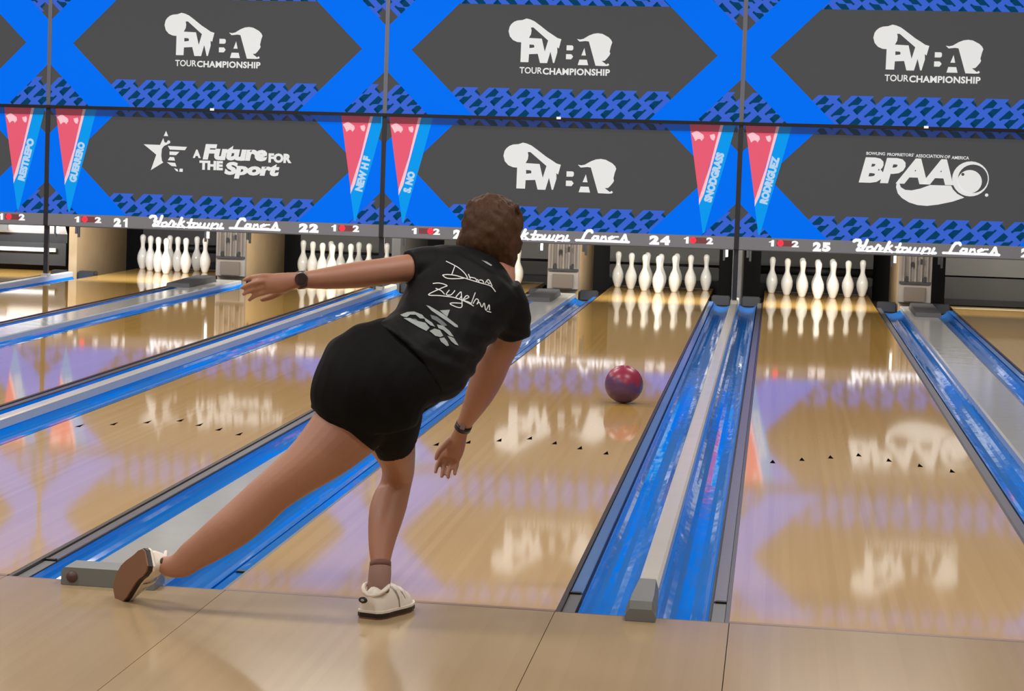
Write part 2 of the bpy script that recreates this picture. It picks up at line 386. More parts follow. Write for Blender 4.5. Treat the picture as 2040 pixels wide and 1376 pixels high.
# ------------------------------------------------------------------ pit machinery
M_deck = mat('lit_deck_cream', (214, 200, 168), 0.25)  # cream with the pin-deck lamplight put into the colour
def pit(n, closed=False):
    x0, x1 = LX[n] - 0.05, LX[n] + W + 0.05
    t = empty('pinsetter_pit', ((x0 + x1) / 2, 20, 0), {
        20: 'open pinsetter with white curved hood at the far left edge', 21: 'dark pin pit behind the leftmost set of pins',
        22: 'grey pin pit curtain behind the set above the outstretched arm', 23: 'dark pin pit behind the nearly cleared deck beside the head',
        24: 'grey pin pit curtain behind the pins on the rolling ball\'s lane', 25: 'dark grey pin pit behind the rightmost set of pins',
        26: 'grey lowered sweep and pit at the far right, no pins'}[n], 'pinsetter', 'pinsetter pits under the masking screens')
    if n == 26:
        box('sweep_board', x0, x1, 18.02, 18.06, 0.30, 1.05, M_cush, t); box('sweep_gap', x0, x1, 18.10, 18.12, 0.2, 0.4, M_black, t)
        box('sweep_blade', x0, x1, 18.0, 18.05, 0.06, 0.285, M_cush2, t); box('blade_lip', x0, x1, 17.98, 18.04, 0.012, 0.07, M_black, t)
        box('lit_deck_strip', LX[n], LX[n] + W, 17.6, 17.85, 0.0, 0.002, M_deck, t)  # pale overlay painting the lamp-lit band of deck
    elif n == 20:
        bm = bmesh.new()
        V = []; F = []
        for j in range(13):
            a = -0.9 + j * 1.9 / 12
            for xx in (x0, x1): V.append((xx, 18.3 - 0.45 * math.cos(a), 0.66 + 0.36 * math.sin(a)))
        for j in range(12): F.append((2 * j, 2 * j + 1, 2 * j + 3, 2 * j + 2))
        bm.free(); mesh('curved_hood', V, F, M_white, t, True)
        box('hood_underside', x0, x1, 18.0, 18.2, 0.26, 0.40, M_black, t)
        box('sweep_board', x0, x1, 17.95, 18.0, 0.06, 0.30, M_dark, t)
        box('white_bar', x0, x1 - 0.1, 17.90, 17.94, 0.205, 0.245, M_white, t)
        box('pin_marks', x1 - 0.95, x1 - 0.62, 17.86, 17.88, 0.42, 0.50, M_cush, t)
    else:
        up = M_cush if n in (22, 23, 24) else M_cush2
        rr, rz = (0.045, 0.22) if n in (21, 25) else (0.014, 0.235)
        box('upper_curtain', x0, x1, 19.55, 19.6, rz + rr, 1.1, up, t)
        bm = bmesh.new()
        r = bmesh.ops.create_cone(bm, cap_ends=True, segments=24, radius1=rr, radius2=rr, depth=x1 - x0)
        for v in bm.verts: v.co = Vector(((x0 + x1) / 2 + v.co.z, 19.58 + v.co.y, rz + v.co.x))
        frombm('roller', bm, M_black, t, True)
        box('lower_cushion', x0, x1, 19.56, 19.62, 0.075, rz - rr, M_cush2 if n != 24 else M_cush, t, 0.01)
        box('cushion_foot', x0, x1, 19.6, 19.66, -0.12, 0.08, M_black, t)
        box('lit_deck_strip', LX[n], LX[n] + W, 19.3, 19.5, -0.04, 0.0, M_deck, t)
    return t
for n in sorted(LX): pit(n)

def kickback(xc, wide, label, xw=None):
    hw = 0.15 if wide else 0.045
    t = empty('kickback', (xc, 17.6, 0), label, 'kickback', 'kickback walls between the pin decks')
    box('side_wall', xc - hw, xc + hw, 17.45, 19.5, -0.059, 1.0, M_kick if wide or xw else M_cush2, t, 0.004)
    if wide:
        box('front_panel', xc - hw - 0.004, xc + hw + 0.004, 17.38, 17.45, 0.05, 0.9, M_silver, t, 0.004)
        for dx in (-0.11, -0.055, 0.0, 0.055, 0.11):
            box('vertical_rib', xc + dx - 0.010, xc + dx + 0.010, 17.362, 17.38, 0.24, 0.9, M_silver, t, 0.004)
        box('cross_rib', xc - hw, xc + hw, 17.36, 17.38, 0.235, 0.255, M_dark, t)
        box('lower_frame', xc - 0.10, xc + 0.10, 17.366, 17.38, 0.06, 0.20, mat('brown_recess', (78, 68, 58), 0.5), t, 0.003)
        for dx, z in ((-0.03, 0.42), (0.05, 0.45), (-0.08, 0.28), (0.09, 0.28)):
            box('bolt_plate', xc + dx - 0.010, xc + dx + 0.010, 17.352, 17.362, z - 0.025, z + 0.025, M_black, t)
    gh = (GW if wide else GN) / 2
    box('deck_gutter', xc - gh + 0.004, xc + gh - 0.004, 17.44, 19.5, -0.14, -0.06, M_dark, t)
    for s in (-1, 1):
        box('hanging_bracket', xc + s * (hw + 0.055) - 0.012, xc + s * (hw + 0.055) + 0.012, 17.2, 17.23, 0.435, 0.62, M_white if s < 0 else M_black, t)
        box('bracket_hook', xc + s * (hw + 0.08) - 0.010, xc + s * (hw + 0.08) + 0.010, 17.2, 17.23, 0.40, 0.60, M_black, t)
        box('ball_wedge', xc + s * (hw + 0.10) - 0.09, xc + s * (hw + 0.10) + 0.09, 17.45, 17.6, -0.06, 0.04, M_dark, t, 0.01)
    return t
kickback((LX[21] + W + LX[22]) / 2, True, 'metal kickback behind the outstretched hand, between lanes 21 and 22')
kickback((LX[23] + W + LX[24]) / 2, True, 'silver and tan kickback right of the head, between lanes 23 and 24')
kickback((LX[25] + W + LX[26]) / 2, True, 'brownish metal kickback at the right, between lanes 25 and 26')
kickback((LX[20] + W + LX[21]) / 2, False, 'tan kickback wall left of the pins under number 21', True)
kickback((LX[22] + W + LX[23]) / 2, False, 'thin dark kickback wall between lanes 22 and 23')
kickback((LX[24] + W + LX[25]) / 2, False, 'thin dark kickback wall behind the post between lanes 24 and 25')
for n in (21, 22, 23, 24, 25, 26, 20):
    area('pin_deck_lamp', (LX[n] + W / 2, 16.7, 0.85), 0.95, 0.12, 46 if n != 26 else 20, (0.97, 0.98, 1.0) if n < 22 else (1.0, 0.97, 0.9), (math.radians(62), 0, 0))

def post(k, label):
    x = P0 + k * S
    t = empty('support_post', (x, YM, 0), label, 'post', 'posts under the masking screens')
    box('lower_tube', x - 0.022, x + 0.022, YM + 0.02, YM + 0.07, 0.045, ZB, M_post, t)
    box('foot_bracket', x - 0.034, x + 0.034, YM - 0.01, YM + 0.09, 0.036, 0.06, M_capg, t)
    return t
post(0, 'dark post standing on the narrow capping between lanes 24 and 25')
post(-1, 'dark post between lanes 22 and 23, above the outstretched arm')
post(-2, 'dark post at the left, between lanes 20 and 21')

# ------------------------------------------------------------------ masking screens
ZX = 0.000568; ZZ = 0.000548
def motif_pts(pts, du=0, dz=0, z0=1.914, u0=0.663):
    return [(u0 + (x - 205) * ZX + du, z0 - (y - 355 - (x - 205) * 0.0226) * ZZ + dz) for x, y in pts]
MA = [(205, 355), (365, 200), (435, 265), (370, 345), (270, 350), (225, 380)]
MB = [(290, 440), (370, 360), (460, 360), (490, 330), (520, 345), (355, 515)]
DS = 1.0
def lattice(rel, z0, o, strokes, darks, rows=3, zig=True, flip=None):
    """clip the motif rows to the convex region rel; flip=(zc) mirrors z about zc"""
    g = (lambda p: p) if flip is None else (lambda p: [(x, 2 * flip - z) for x, z in p])
    ccw = lambda r: r if sum((b[0] - a[0]) * (b[1] + a[1]) for a, b in zip(r, r[1:] + r[:1])) < 0 else r[::-1]
    reg = ccw(rel)
    umin = min(p[0] for p in reg); umax = max(p[0] for p in reg)
    P = 530 * ZX
    i0 = math.floor((umin - 0.663) / P) - 2; i1 = math.ceil((umax - 0.663) / P) + 2
    for i in range(i0, i1):
        cell = motif_pts([(110, 345), (270, 180), (630, 180), (565, 265), (640, 345), (640, 345 + 560), (110, 345 + 560)], i * P, 0, z0)
        c = clip(g(cell), reg)
        if len(c) > 2: strokes.poly([(o + x, z) for x, z in c])
        for r in range(rows):
            for Mx in (MA, MB):
                c = clip(g(motif_pts(Mx, i * P + r * 262 * ZX, -r * 178 * ZZ, z0)), reg)
                if len(c) > 2: darks.poly([(o + x, z) for x, z in c])
            c = clip(g(motif_pts([(555, 270), (585, 235), (640, 300), (640, 345)], i * P + r * 262 * ZX, -r * 178 * ZZ, z0)), reg)
            if len(c) > 2: darks.poly([(o + x, z) for x, z in c])
LOGO = [([(355,100),(420,115),(500,150),(600,225),(750,345),(850,410),(930,465),(1000,485),(960,665),(930,640),(935,740),(885,945),(862,945),(810,730),(755,950),(625,950),(580,775),(420,785),(415,940),(268,940),(270,560),(200,555),(120,520),(60,450),(33,350),(50,260),(80,210),(130,165),(190,140),(280,130)],
         [[(440,270),(485,270),(760,515),(705,730),(645,482),(410,472),(445,400),(452,330)], [(422,598),(500,603),(512,625),(510,655),(425,668)]]),
        ([(1100,600),(1200,600),(1222,620),(1222,675),(1200,697),(1100,697)], []), ([(1095,770),(1190,770),(1225,815),(1190,868),(1095,868)], []),
        ([(1422,645),(1455,790),(1372,790)], []), ([(1340,870),(1475,870),(1502,975),(1312,975)], []),
        ([(1283,475),(1340,485),(1400,470),(1500,405),(1580,370),(1660,358),(1740,370),(1850,430),(1900,480),(1922,530),(1900,600),(1880,705),(1893,745),(1875,785),(1835,840),(1800,880),(1745,888),(1830,955),(1860,930),(1882,960),(1860,980),(1800,985),(1635,982),(1500,520),(1440,512),(1380,520),(1330,525)], [])]
LB = (33, 1922, 100, 985)
def place(fl_, polys, bb, x0, x1, zt, zb):
    f = lambda p: (x0 + (p[0] - bb[0]) / (bb[1] - bb[0]) * (x1 - x0), zt - (p[1] - bb[2]) / (bb[3] - bb[2]) * (zt - zb))
    for out, holes in polys: fl_.poly([f(p) for p in out], [[f(p) for p in h] for h in holes])
    return f
def circ(cx, cy, r, n=28): return [(cx + r * math.cos(2 * math.pi * i / n), cy + r * math.sin(2 * math.pi * i / n)) for i in range(n)]
def screen_common(t, o, z0, z1, apex_b, apex_t, hexL, hexz, lat_top, lat_z0, top_lat, mir):
    st, dk = Flat(), Flat(); chev = []
    e = 0.0225 if z0 < 1 else 0.0205
    lo = hexL + (hexz - z0)
    lattice([(lo - 0.03, z0), (S - lo + 0.03, z0), (S - hexL - (hexz - lat_top) + 0.03, lat_top + 0.02), (hexL + (hexz - lat_top) - 0.03, lat_top + 0.02)], lat_z0, o, st, dk)
    ob = apex_b - z0
    for x, s in ((e, 1), (S - e, -1)):
        lattice([(x, z0), (x + s * ob, z0), (x, apex_b)], lat_z0, o, st, dk)
    ot = z1 - apex_t; hi = hexL + (z1 - hexz)
    lattice([(hi - 0.03, z1), (S - hi + 0.03, z1), (S - hexL - (top_lat - hexz), top_lat), (hexL + (top_lat - hexz), top_lat)], lat_z0, o, st, dk, flip=mir)
    for x, s in ((e, 1), (S - e, -1)):
        lattice([(x, z1), (x + s * ot, z1), (x, apex_t)], lat_z0, o, st, dk, flip=mir)
        hx = hexL if s == 1 else S - hexL
        bl = Flat(); chev.append(bl); bl.poly([(o + x, apex_b), (o + x + s * ob, z0), (o + (lo if s == 1 else S - lo), z0), (o + hx, hexz), (o + (hi if s == 1 else S - hi), z1), (o + x + s * ot, z1), (o + x, apex_t)])
    setp(st.build('pattern_stroke', YM - 0.003, M_sst, t), kind='stuff'); setp(dk.build('pattern_fill', YM - 0.005, M_sdk, t), kind='stuff')
    for bl in chev: bl.build('chevron', YM - 0.007, M_sb, t)
UPL = {-3: 'upper screen at the far left edge, mostly cut off, blue chevron', -2: 'upper screen with white logo above the star emblem screen, left',
       -1: 'upper middle screen with white logo between blue chevrons', 0: 'upper right screen with white logo above the large-lettered screen'}
LOL = {-3: 'lower screen at the far left edge, only its blue right end in view', -2: 'lower left screen with white star emblem over numbers 21 and 22',
       -1: 'lower middle screen with white logo above the head', 0: 'lower right screen with large white slanted lettering and ball emblem'}
for k in (-3, -2, -1, 0):
    o = P0 + k * S
    t = empty('upper_masking_screen', (o + S / 2, YM, ZS), UPL[k], 'screen', 'masking screens above the pins')
    box('panel_board', o + 0.0205, o + S - 0.0205, YM, YM + 0.05, ZS, ZT, M_sg, t)
    box('bottom_frame', o + 0.0205, o + S + 0.0195, YM - 0.035, YM + 0.04, ZS - 0.03, ZS - 0.001, M_black, t)
    box('latch', o + 1.655, o + 1.695, YM - 0.04, YM - 0.035, ZS - 0.016, ZS + 0.006, M_screw, t)
    box('right_edge_strip', o + S - 0.020, o + S + 0.020, YM - 0.01, YM + 0.04, ZS, ZT, M_postg, t)
    screen_common(t, o, ZS, ZT, 2.13, 2.585, 0.241, 2.35, 1.985, 1.914, 2.80, (ZS + ZT) / 2 - 0.01)
    lg = Flat(); place(lg, LOGO, LB, o + 1.168, o + 2.152, 2.668, 2.232); lg.build('logo_print', YM - 0.009, M_sw, t)
    cp = Flat(); cp.text('TOUR', o + 1.285, o + 1.50, 2.146, 2.208, offset=0.018); cp.text('CHAMPIONSHIP', o + 1.505, o + 2.14, 2.140, 2.204, offset=0.035, spacing=1.05)
    cp.build('caption_lettering', YM - 0.009, M_sw, t)
    # lower screen
    t = empty('lower_masking_screen', (o + S / 2, YM, ZB), LOL[k], 'screen', 'masking screens above the pins')
    zl = 0.66; zu = ZS - 0.032
    box('panel_board', o + 0.0225, o + S - 0.0225, YM + 0.0, YM + 0.05, zl, zu, M_sg, t)
    screen_common(t, o, zl, zu, 0.965, 1.46, 0.258, 1.235, 0.862, 0.79, 1.64, 1.235 + 0.012)
    box('right_edge_strip', o + S - 0.022, o + S + 0.022, YM - 0.012, YM + 0.04, ZB, zu, M_post, t)
    box('name_strip', o + 0.0225, o + S - 0.0225, YM - 0.006, YM + 0.05, ZB, zl, M_strip, t)
    box('strip_lip', o + 0.0225, o + S - 0.0225, YM - 0.012, YM + 0.05, ZB - 0.008, ZB, mat('grey_lip', (84, 84, 84), 0.5), t)
    box('hood_shade_strip', o + 0.03, o + S - 0.03, YM - 0.030, YM - 0.028, ZS - 0.098, ZS - 0.031, M_hoodshade, t)  # dark film painting the shadow band under the upper screen's lip
    lg = Flat()
    if k == -1 or k == -3: place(lg, LOGO, LB, o + 1.159, o + 2.233, 1.489, 1.027)
    elif k == -2:
        f = place(lg, [([(318,80),(348,152),(290,152)], []), ([(35,272),(245,275),(285,180),(303,240),(330,240),(345,208),(372,215),(375,245),(330,270),(295,290),(270,330),(265,420),(275,490),(292,515),(135,625),(200,410)], []),
            ([(345,285),(592,292),(565,338),(372,335)], []), ([(370,360),(495,362),(455,410),(370,408)], []), ([(375,435),(430,438),(442,485),(350,482)], []), ([(338,510),(445,515),(465,565),(400,560)], []),
            ([(432,588),(478,600),(488,635),(460,625)], []), ([(505,592),(545,592),(545,635),(500,635)], [])], (35, 1920, 80, 715), o + 0.987, o + 2.476, 1.51, 1.055)
        for body, a, b, off, sh in (('A', (668, 325), (770, 440), .06, 0), ('Future', (795, 245), (1610, 462), .06, .15), ('FOR', (1628, 345), (1920, 475), .06, 0), ('THE', (755, 472), (1055, 598), .06, 0), ('Sport', (1075, 478), (1770, 705), .06, .15)):
            p, q = f(a), f(b); lg.text(body, p[0], q[0], q[1], p[1], offset=off, shear=sh)
    else:
        sw = [(672,465),(655,540),(680,600),(740,635),(830,640),(950,610),(1080,555),(1370,555),(1400,610),(1460,670),(1560,722),(1400,785),(1200,835),(1050,858),(920,850),(800,815),(700,755),(640,690),(612,600),(620,530),(645,485)]
        f = place(lg, [(sw, []), (circ(1632, 450, 252), [circ(1665, 448, 205)]), (circ(1622, 490, 168), [circ(1525, 388, 22, 12)]), (circ(1863, 676, 24, 12), [])], (90, 1890, 100, 858), o + 1.092, o + 2.258, 1.49, 1.005)
        p, q = f((90, 178)), f((1400, 548)); lg.text('BPAA', p[0], q[0], q[1], p[1], offset=.055, shear=.2)
        for body, a, b in (('BOWLING', (180, 100), (440, 145)), ("PROPRIETORS'", (470, 107), (840, 152)), ('ASSOCIATION', (865, 115), (1245, 162)), ('OF', (1262, 120), (1340, 165)), ('AMERICA', (1360, 128), (1600, 174))):
            p, q = f(a), f(b); lg.text(body, p[0], q[0], q[1], p[1], offset=.02)
    lg.build('logo_print', YM - 0.009, M_sw, t)
    # name strip lettering
    n1, n2 = {-3: ('19', '20'), -2: ('21', '22'), -1: ('23', '24'), 0: ('25', '26')}[k]
    u = lambda px: (at(px, 450, YM).x - (P0 - 2 * S))
    def numeral(nm, body, xa, xb, za, zb, off):
        lt = Flat(); n = len(body); wd_ = (xb - xa) / n
        for q, ch in enumerate(body):
            a_, b_ = xa + q * wd_ + (0.04 * wd_ if n > 1 else 0), xa + (q + 1) * wd_ - (0.04 * wd_ if n > 1 else 0); c_ = b_ - a_
            if ch == '1':
                if n > 1: a_ += c_ * .12; c_ *= .76
                lt.poly([(a_ + c_ * x, za + (zb - za) * z) for x, z in ((.38, 0), (.82, 0), (.82, 1), (.5, 1), (.36, .84), (.06, .76), (.06, .58), (.38, .66))])
            else: lt.text(ch, a_, b_, za, zb, offset=off)
        lt.build(nm, YM - 0.008, M_let, t)
    for nm, body, a, b, za, zb in (('lane_number', n1, 226, 259, .548, .637), ('lane_number', n2, 595, 636, .558, .647), ('ball_numeral', '1', 148, 160, .580, .640), ('ball_numeral', '2', 189, 202, .580, .640), ('ball_numeral', '1', 660, 672, .580, .645), ('ball_numeral', '2', 703, 716, .580, .645)):
        numeral(nm, body, o + u(a), o + u(b), za, zb, .08 if len(body) == 2 else .05)
    d1, d2 = {-3: (170, 680), -2: (167, 680), -1: (182, 676), 0: (167, 680)}[k]
    for a, b_ in ((162, d1), (674, d2)):
        ind = Flat(); xx = o + u(a); ind.poly([(xx, .585), (xx + .155, .585), (xx + .155, .64), (xx, .64)]); iw = ind.build('indicator_window', YM - 0.0065, M_indk, t)
        dot = Flat(); dot.poly(circ(o + u(b_) + 0.01, .613, .030, 16)); dot.build('indicator_light', YM - 0.010, M_ind, iw)
    sc_ = Flat()
    def T(p): px, py = 290 + p[0] / 7.034, 415 + p[1] / 7.034; w = at(px, py, YM); return (o + w.x - (P0 - 2 * S), w.z)
    for s_, w in [([(68,125),(90,108),(140,112),(150,140),(128,178),(185,190)], .034), ([(235,108),(205,185),(170,235),(110,240),(130,215)], .034), ([(228,240),(240,205),(290,195),(310,225),(280,250),(235,250)], .026),
                  ([(320,250),(345,205),(370,170),(400,190),(385,245),(430,215)], .026), ([(512,135),(455,255)], .034), ([(465,235),(545,180)], .024), ([(495,215),(545,265)], .026), ([(648,155),(605,262),(650,262)], .030),
                  ([(588,200),(700,206)], .022), ([(665,255),(680,215),(730,210),(745,245),(700,268),(665,255)], .024), ([(775,208),(752,262),(805,266),(835,212),(818,268),(865,270),(895,214)], .026), ([(945,212),(915,282)], .030), ([(925,250),(990,214),(1020,225),(1000,285)], .024), ([(1070,215),(1040,280),(1090,278)], .028), ([(110,248),(1085,284)], .016),
                  ([(1395,170),(1385,145),(1335,148),(1305,185),(1262,272)], .032), ([(1182,275),(1880,302)], .028), ([(1480,225),(1425,220),(1395,255),(1440,275),(1475,240),(1470,280)], .024), ([(1530,225),(1510,275)], .024), ([(1520,245),(1570,225),(1580,285)], .024),
                  ([(1620,260),(1680,240),(1660,225),(1615,245),(1625,285),(1720,285)], .022), ([(1740,230),(1690,230)], .018), ([(1780,285),(1830,205),(1850,290)], .032)]:
        sc_.stroke([T(p) for p in s_], w * 0.85)
    sc_.build('script_lettering', YM - 0.008, M_let, t)
    # pennants
    def pennant(u0, name, tc, dz=0.0):
        """traced shape: units px of the left pennant pair scaled to metres"""
        q = 1 / 6.255 / 207.5
        g = lambda pts: [(o + u0 + (x - 700) * q, ZS - 0.033 - (y - 55) * q) for x, y in pts]
        a = Flat(); a.poly(g([(700,55),(1068,55),(1010,330),(858,950),(845,960),(780,560)])); R_ = a.build('pennant', YM - 0.011, M_sred, t)
        b = Flat(); b.poly(g([(1105,55),(1250,55),(1130,560),(1000,1060),(925,1375),(905,1375),(848,1030),(905,900),(1010,480)])); b.build('pennant_side', YM - 0.0112, M_slb, R_)
        c = Flat(); c.poly(g([(1068,55),(1105,55),(1040,330),(905,900),(848,1035),(845,960),(960,560)])); c.build('pennant_edge', YM - 0.0114, M_spk, R_)
        d = Flat(); f = lambda p: g([p])[0]
        for pp in ([(725,165),(790,128),(870,180),(878,215),(850,255),(830,230),(805,232),(775,258),(755,215)], [(945,180),(1000,165),(1012,200),(1000,245),(975,240),(955,215)]): d.poly(g(pp))
        d.build('pennant_logo', YM - 0.0118, M_spk, R_)
        e_ = Flat(); V, F = text_polys(name, offset=.07); L_ = tc
        bx, bz = g([(900, 985)])[0]; dx, dz_ = g([(1040, 985 - L_)])[0]; ax = Vector((dx - bx, dz_ - bz)); L2 = ax.length; ax = Vector((0.225, 1)).normalized()
        pr = Vector((ax.y, -ax.x)); hh = 100 * q
        for vx, vy in V:
            pp = Vector((bx, bz)) + ax * (vx * L_ * q) + pr * ((1 - vy) * hh); e_.V.append((pp.x, pp.y))
        e_.F = F; e_.build('pennant_lettering', YM - 0.0118, M_spn, R_)
        return R_
    lft = {-2: ('GUERRERO', 530), -1: ('S. NO', 270), 0: ('RODRIGUEZ', 590), -3: ('TAN', 300)}[k]
    rgt = {-3: ('RESTREPO', 560), -2: ('NEW H F', 450), -1: ('SNODGRASS', 620), 0: ('LIM', 300)}[k]
    pennant({-2: .075, -1: .045, 0: .04, -3: .05}[k], *lft)
    pennant({-3: S - .455, -2: S - .425, -1: S - .475, 0: S - .45}[k], *rgt)

# ------------------------------------------------------------------ ball
bp_ = at(1243, 765, z=0.1085)
M_ball = bpy.data.materials.new('ball_swirl'); M_ball.use_nodes = True
nt = M_ball.node_tree; b = nt.nodes['Principled BSDF']; b.inputs['Roughness'].default_value = 0.32
tc = nt.nodes.new('ShaderNodeTexCoord'); n_ = nt.nodes.new('ShaderNodeTexNoise'); n_.inputs['Scale'].default_value = 6; n_.inputs['Distortion'].default_value = 1.2
sz = nt.nodes.new('ShaderNodeSeparateXYZ'); ma = nt.nodes.new('ShaderNodeMath'); ma.operation = 'MULTIPLY_ADD'; ma.inputs[1].default_value = 4.5; mb = nt.nodes.new('ShaderNodeMath'); mb.operation = 'MULTIPLY_ADD'; mb.inputs[1].default_value = 1.0
cr = nt.nodes.new('ShaderNodeValToRGB'); cr.color_ramp.elements[0].position = .42; cr.color_ramp.elements[0].color = (*s2l((88, 60, 100)), 1)
cr.color_ramp.elements[1].position = .56; cr.color_ramp.elements[1].color = (*s2l((150, 44, 72)), 1)
nt.links.new(tc.outputs['Object'], n_.inputs[0]); nt.links.new(tc.outputs['Object'], sz.inputs[0]); nt.links.new(sz.outputs[2], ma.inputs[0]); ma.inputs[2].default_value = -0.56
nt.links.new(n_.outputs['Fac'], mb.inputs[0]); nt.links.new(ma.outputs[0], mb.inputs[2]); nt.links.new(mb.outputs[0], cr.inputs[0]); nt.links.new(cr.outputs[0], b.inputs[0])
bt = empty('bowling_ball', (bp_.x, bp_.y, 0), 'maroon and navy swirled bowling ball rolling on the lane', 'bowling ball')
bm = bmesh.new(); bmesh.ops.create_icosphere(bm, subdivisions=5, radius=0.1085)
holes = [Vector((0.25, 0.1, 0.95)).normalized(), Vector((0.05, -0.02, 1)).normalized(), Vector((0.18, -0.25, 0.95)).normalized()]
for v in bm.verts:
    for h in holes:
        if v.co.normalized().dot(h) > math.cos(0.10): v.co *= 0.86
bmesh.ops.translate(bm, verts=bm.verts, vec=(bp_.x, bp_.y, 0.1085))
frombm('ball_shell', bm, M_ball, bt, True)

# ------------------------------------------------------------------ person
def skin_mat():
    m = mat('skin', (166, 117, 94), 0.5, noise_amt=0.05, nscale=14); b = m.node_tree.nodes['Principled BSDF']
    b.inputs['Subsurface Weight'].default_value = 0.08; b.inputs['Subsurface Radius'].default_value = (0.02, 0.008, 0.005)
    return m
M_skin = skin_mat()
M_shirt = mat('black_jersey', (10, 11, 13), 0.65, spec=0.2, bump=0.1, bscale=30)
M_short = mat('black_shorts', (9, 8, 9), 0.75, spec=0.15, bump=0.1, bscale=25)
M_hair = mat('brown_hair', (72, 48, 34), 0.6, spec=0.2, noise_amt=0.35, nscale=30, stretch=(1, 1, 0.4), bump=0.5, bscale=60)
M_shoe = mat('white_shoe_leather', (226, 216, 204), 0.45, noise_amt=0.03)
M_sole = mat('dark_brown_sole', (34, 20, 18), 0.5); M_sole2 = mat('brown_sole', (116, 78, 56), 0.5)
M_print = mat('white_shirt_print', (214, 216, 214), 0.6); M_printg = mat('grey_shirt_print', (150, 158, 156), 0.6)
M_sock = mat('mauve_grey_sock', (150, 118, 108), 0.8)
M_wood_sil = mat('silver_band', (150, 132, 138), 0.35, 0.4); M_watch = mat('dark_brown_watch', (66, 46, 44), 0.4)
def catmull(A, k):
    A = np.array(A, float); n = len(A); out = []
    for i in range(n - 1):
        p0, p1, p2, p3 = A[max(i - 1, 0)], A[i], A[i + 1], A[min(i + 2, n - 1)]
        for j in range(k):
            t = j / k; out.append(0.5 * ((2 * p1) + (-p0 + p2) * t + (2 * p0 - 5 * p1 + 4 * p2 - p3) * t * t + (-p0 + 3 * p1 - 3 * p2 + p3) * t ** 3))
    out.append(A[-1]); return np.array(out)
def ringloft(bm, rings, n=24, k=4, sq=1.0, caps=True):
    """rings: (ax,ay,bx,by,Y,t) two edge pixels of the photo at depth Y, half thickness t; returns nothing, adds a closed loft"""
    R = []
    for ax, ay, bx, by, Y, t in rings:
        a = at(ax, ay, Y); b_ = at(bx, by, Y); R.append([*((a + b_) / 2), *((b_ - a) / 2), t])
    R = catmull(R, k)
    cs = R[:, :3]; prev = None; loops = []
    for i in range(len(R)):
        tg = Vector(cs[min(i + 1, len(R) - 1)] - cs[max(i - 1, 0)]).normalized(); h = Vector(R[i, 3:6]); h2 = h - tg * h.dot(tg) * 0.5
        nn = h.cross(tg); nn = nn.normalized() if nn.length > 1e-6 else Vector((0, 1, 0))
        if nn.y < 0: nn = -nn
        c = Vector(cs[i]); lp = []
        for j in range(n):
            a = 2 * math.pi * j / n; ca, sa = math.cos(a), math.sin(a)
            lp.append(bm.verts.new(c + h * (abs(ca) ** sq * (1 if ca >= 0 else -1)) + nn * (R[i, 6] * abs(sa) ** sq * (1 if sa >= 0 else -1))))
        loops.append(lp)
    for A, B in zip(loops, loops[1:]):
        for j in range(n): bm.faces.new((A[j], A[(j + 1) % n], B[(j + 1) % n], B[j]))
    for lp in ((loops[0], loops[-1]) if caps else ()):
        c = sum((v.co for v in lp), Vector()) / n; cv = bm.verts.new(c)
        for j in range(n): bm.faces.new((lp[j], lp[(j + 1) % n], cv))
def tube(bm, pts, rad, n=12, k=3):
    P = catmull([[*p, r] for p, r in zip(pts, rad)], k); loops = []
    ref = Vector((0.3, 0.2, 1))
    # rounded ends
    t0 = Vector(P[1, :3] - P[0, :3]).normalized(); t1 = Vector(P[-1, :3] - P[-2, :3]).normalized()
    seq = [(Vector(P[0, :3]) - t0 * P[0, 3] * math.cos(a), P[0, 3] * math.sin(a), t0) for a in (0.35, 0.8, 1.2)]
    for i in range(len(P)):
        tg = Vector(P[min(i + 1, len(P) - 1), :3] - P[max(i - 1, 0), :3]).normalized(); seq.append((Vector(P[i, :3]), P[i, 3], tg))
    seq += [(Vector(P[-1, :3]) + t1 * P[-1, 3] * math.cos(a), P[-1, 3] * math.sin(a), t1) for a in (1.2, 0.8, 0.35)]
    for c, r, tg in seq:
        u = tg.cross(ref)
        if u.length < 1e-3: u = tg.cross(Vector((1, 0, 0)))
        u.normalize(); w = tg.cross(u)
        loops.append([bm.verts.new(c + (u * math.cos(2 * math.pi * j / n) + w * math.sin(2 * math.pi * j / n)) * r) for j in range(n)])
    for A, B in zip(loops, loops[1:]):
        for j in range(n): bm.faces.new((A[j], A[(j + 1) % n], B[(j + 1) % n], B[j]))
    bm.faces.new(loops[0][::-1]); bm.faces.new(loops[-1])
def ell(bm, c, r, rot=None, sub=4):
    M_ = Matrix.Translation(c) @ (rot.to_4x4() if rot else Matrix.Identity(4)) @ Matrix.Diagonal((*r, 1))
    bmesh.ops.create_icosphere(bm, subdivisions=sub, radius=1, matrix=M_)
def fuse(name, bm, vox, m, parent, smooth_it=6, fn=None):
    bmesh.ops.recalc_face_normals(bm, faces=bm.faces)
    me = bpy.data.meshes.new('tmp'); bm.to_mesh(me); bm.free()
    o = bpy.data.objects.new('tmp', me); C.objects.link(o)
    r = o.modifiers.new('r', 'REMESH'); r.mode = 'VOXEL'; r.voxel_size = vox
    s = o.modifiers.new('s', 'SMOOTH'); s.iterations = smooth_it; s.factor = 0.5
    dg = bpy.context.evaluated_depsgraph_get(); dg.update()
    me2 = bpy.data.meshes.new_from_object(o.evaluated_get(dg)); bpy.data.objects.remove(o); bpy.data.meshes.remove(me)
    me2.name = name
    if fn:
        me2.update()
        nr = [v.normal.copy() for v in me2.vertices]
        for v, nn in zip(me2.vertices, nr): v.co += nn * fn(v.co)
    return link(name, me2, m, parent, True)
feet = at(757, 1215, Y=-0.2)
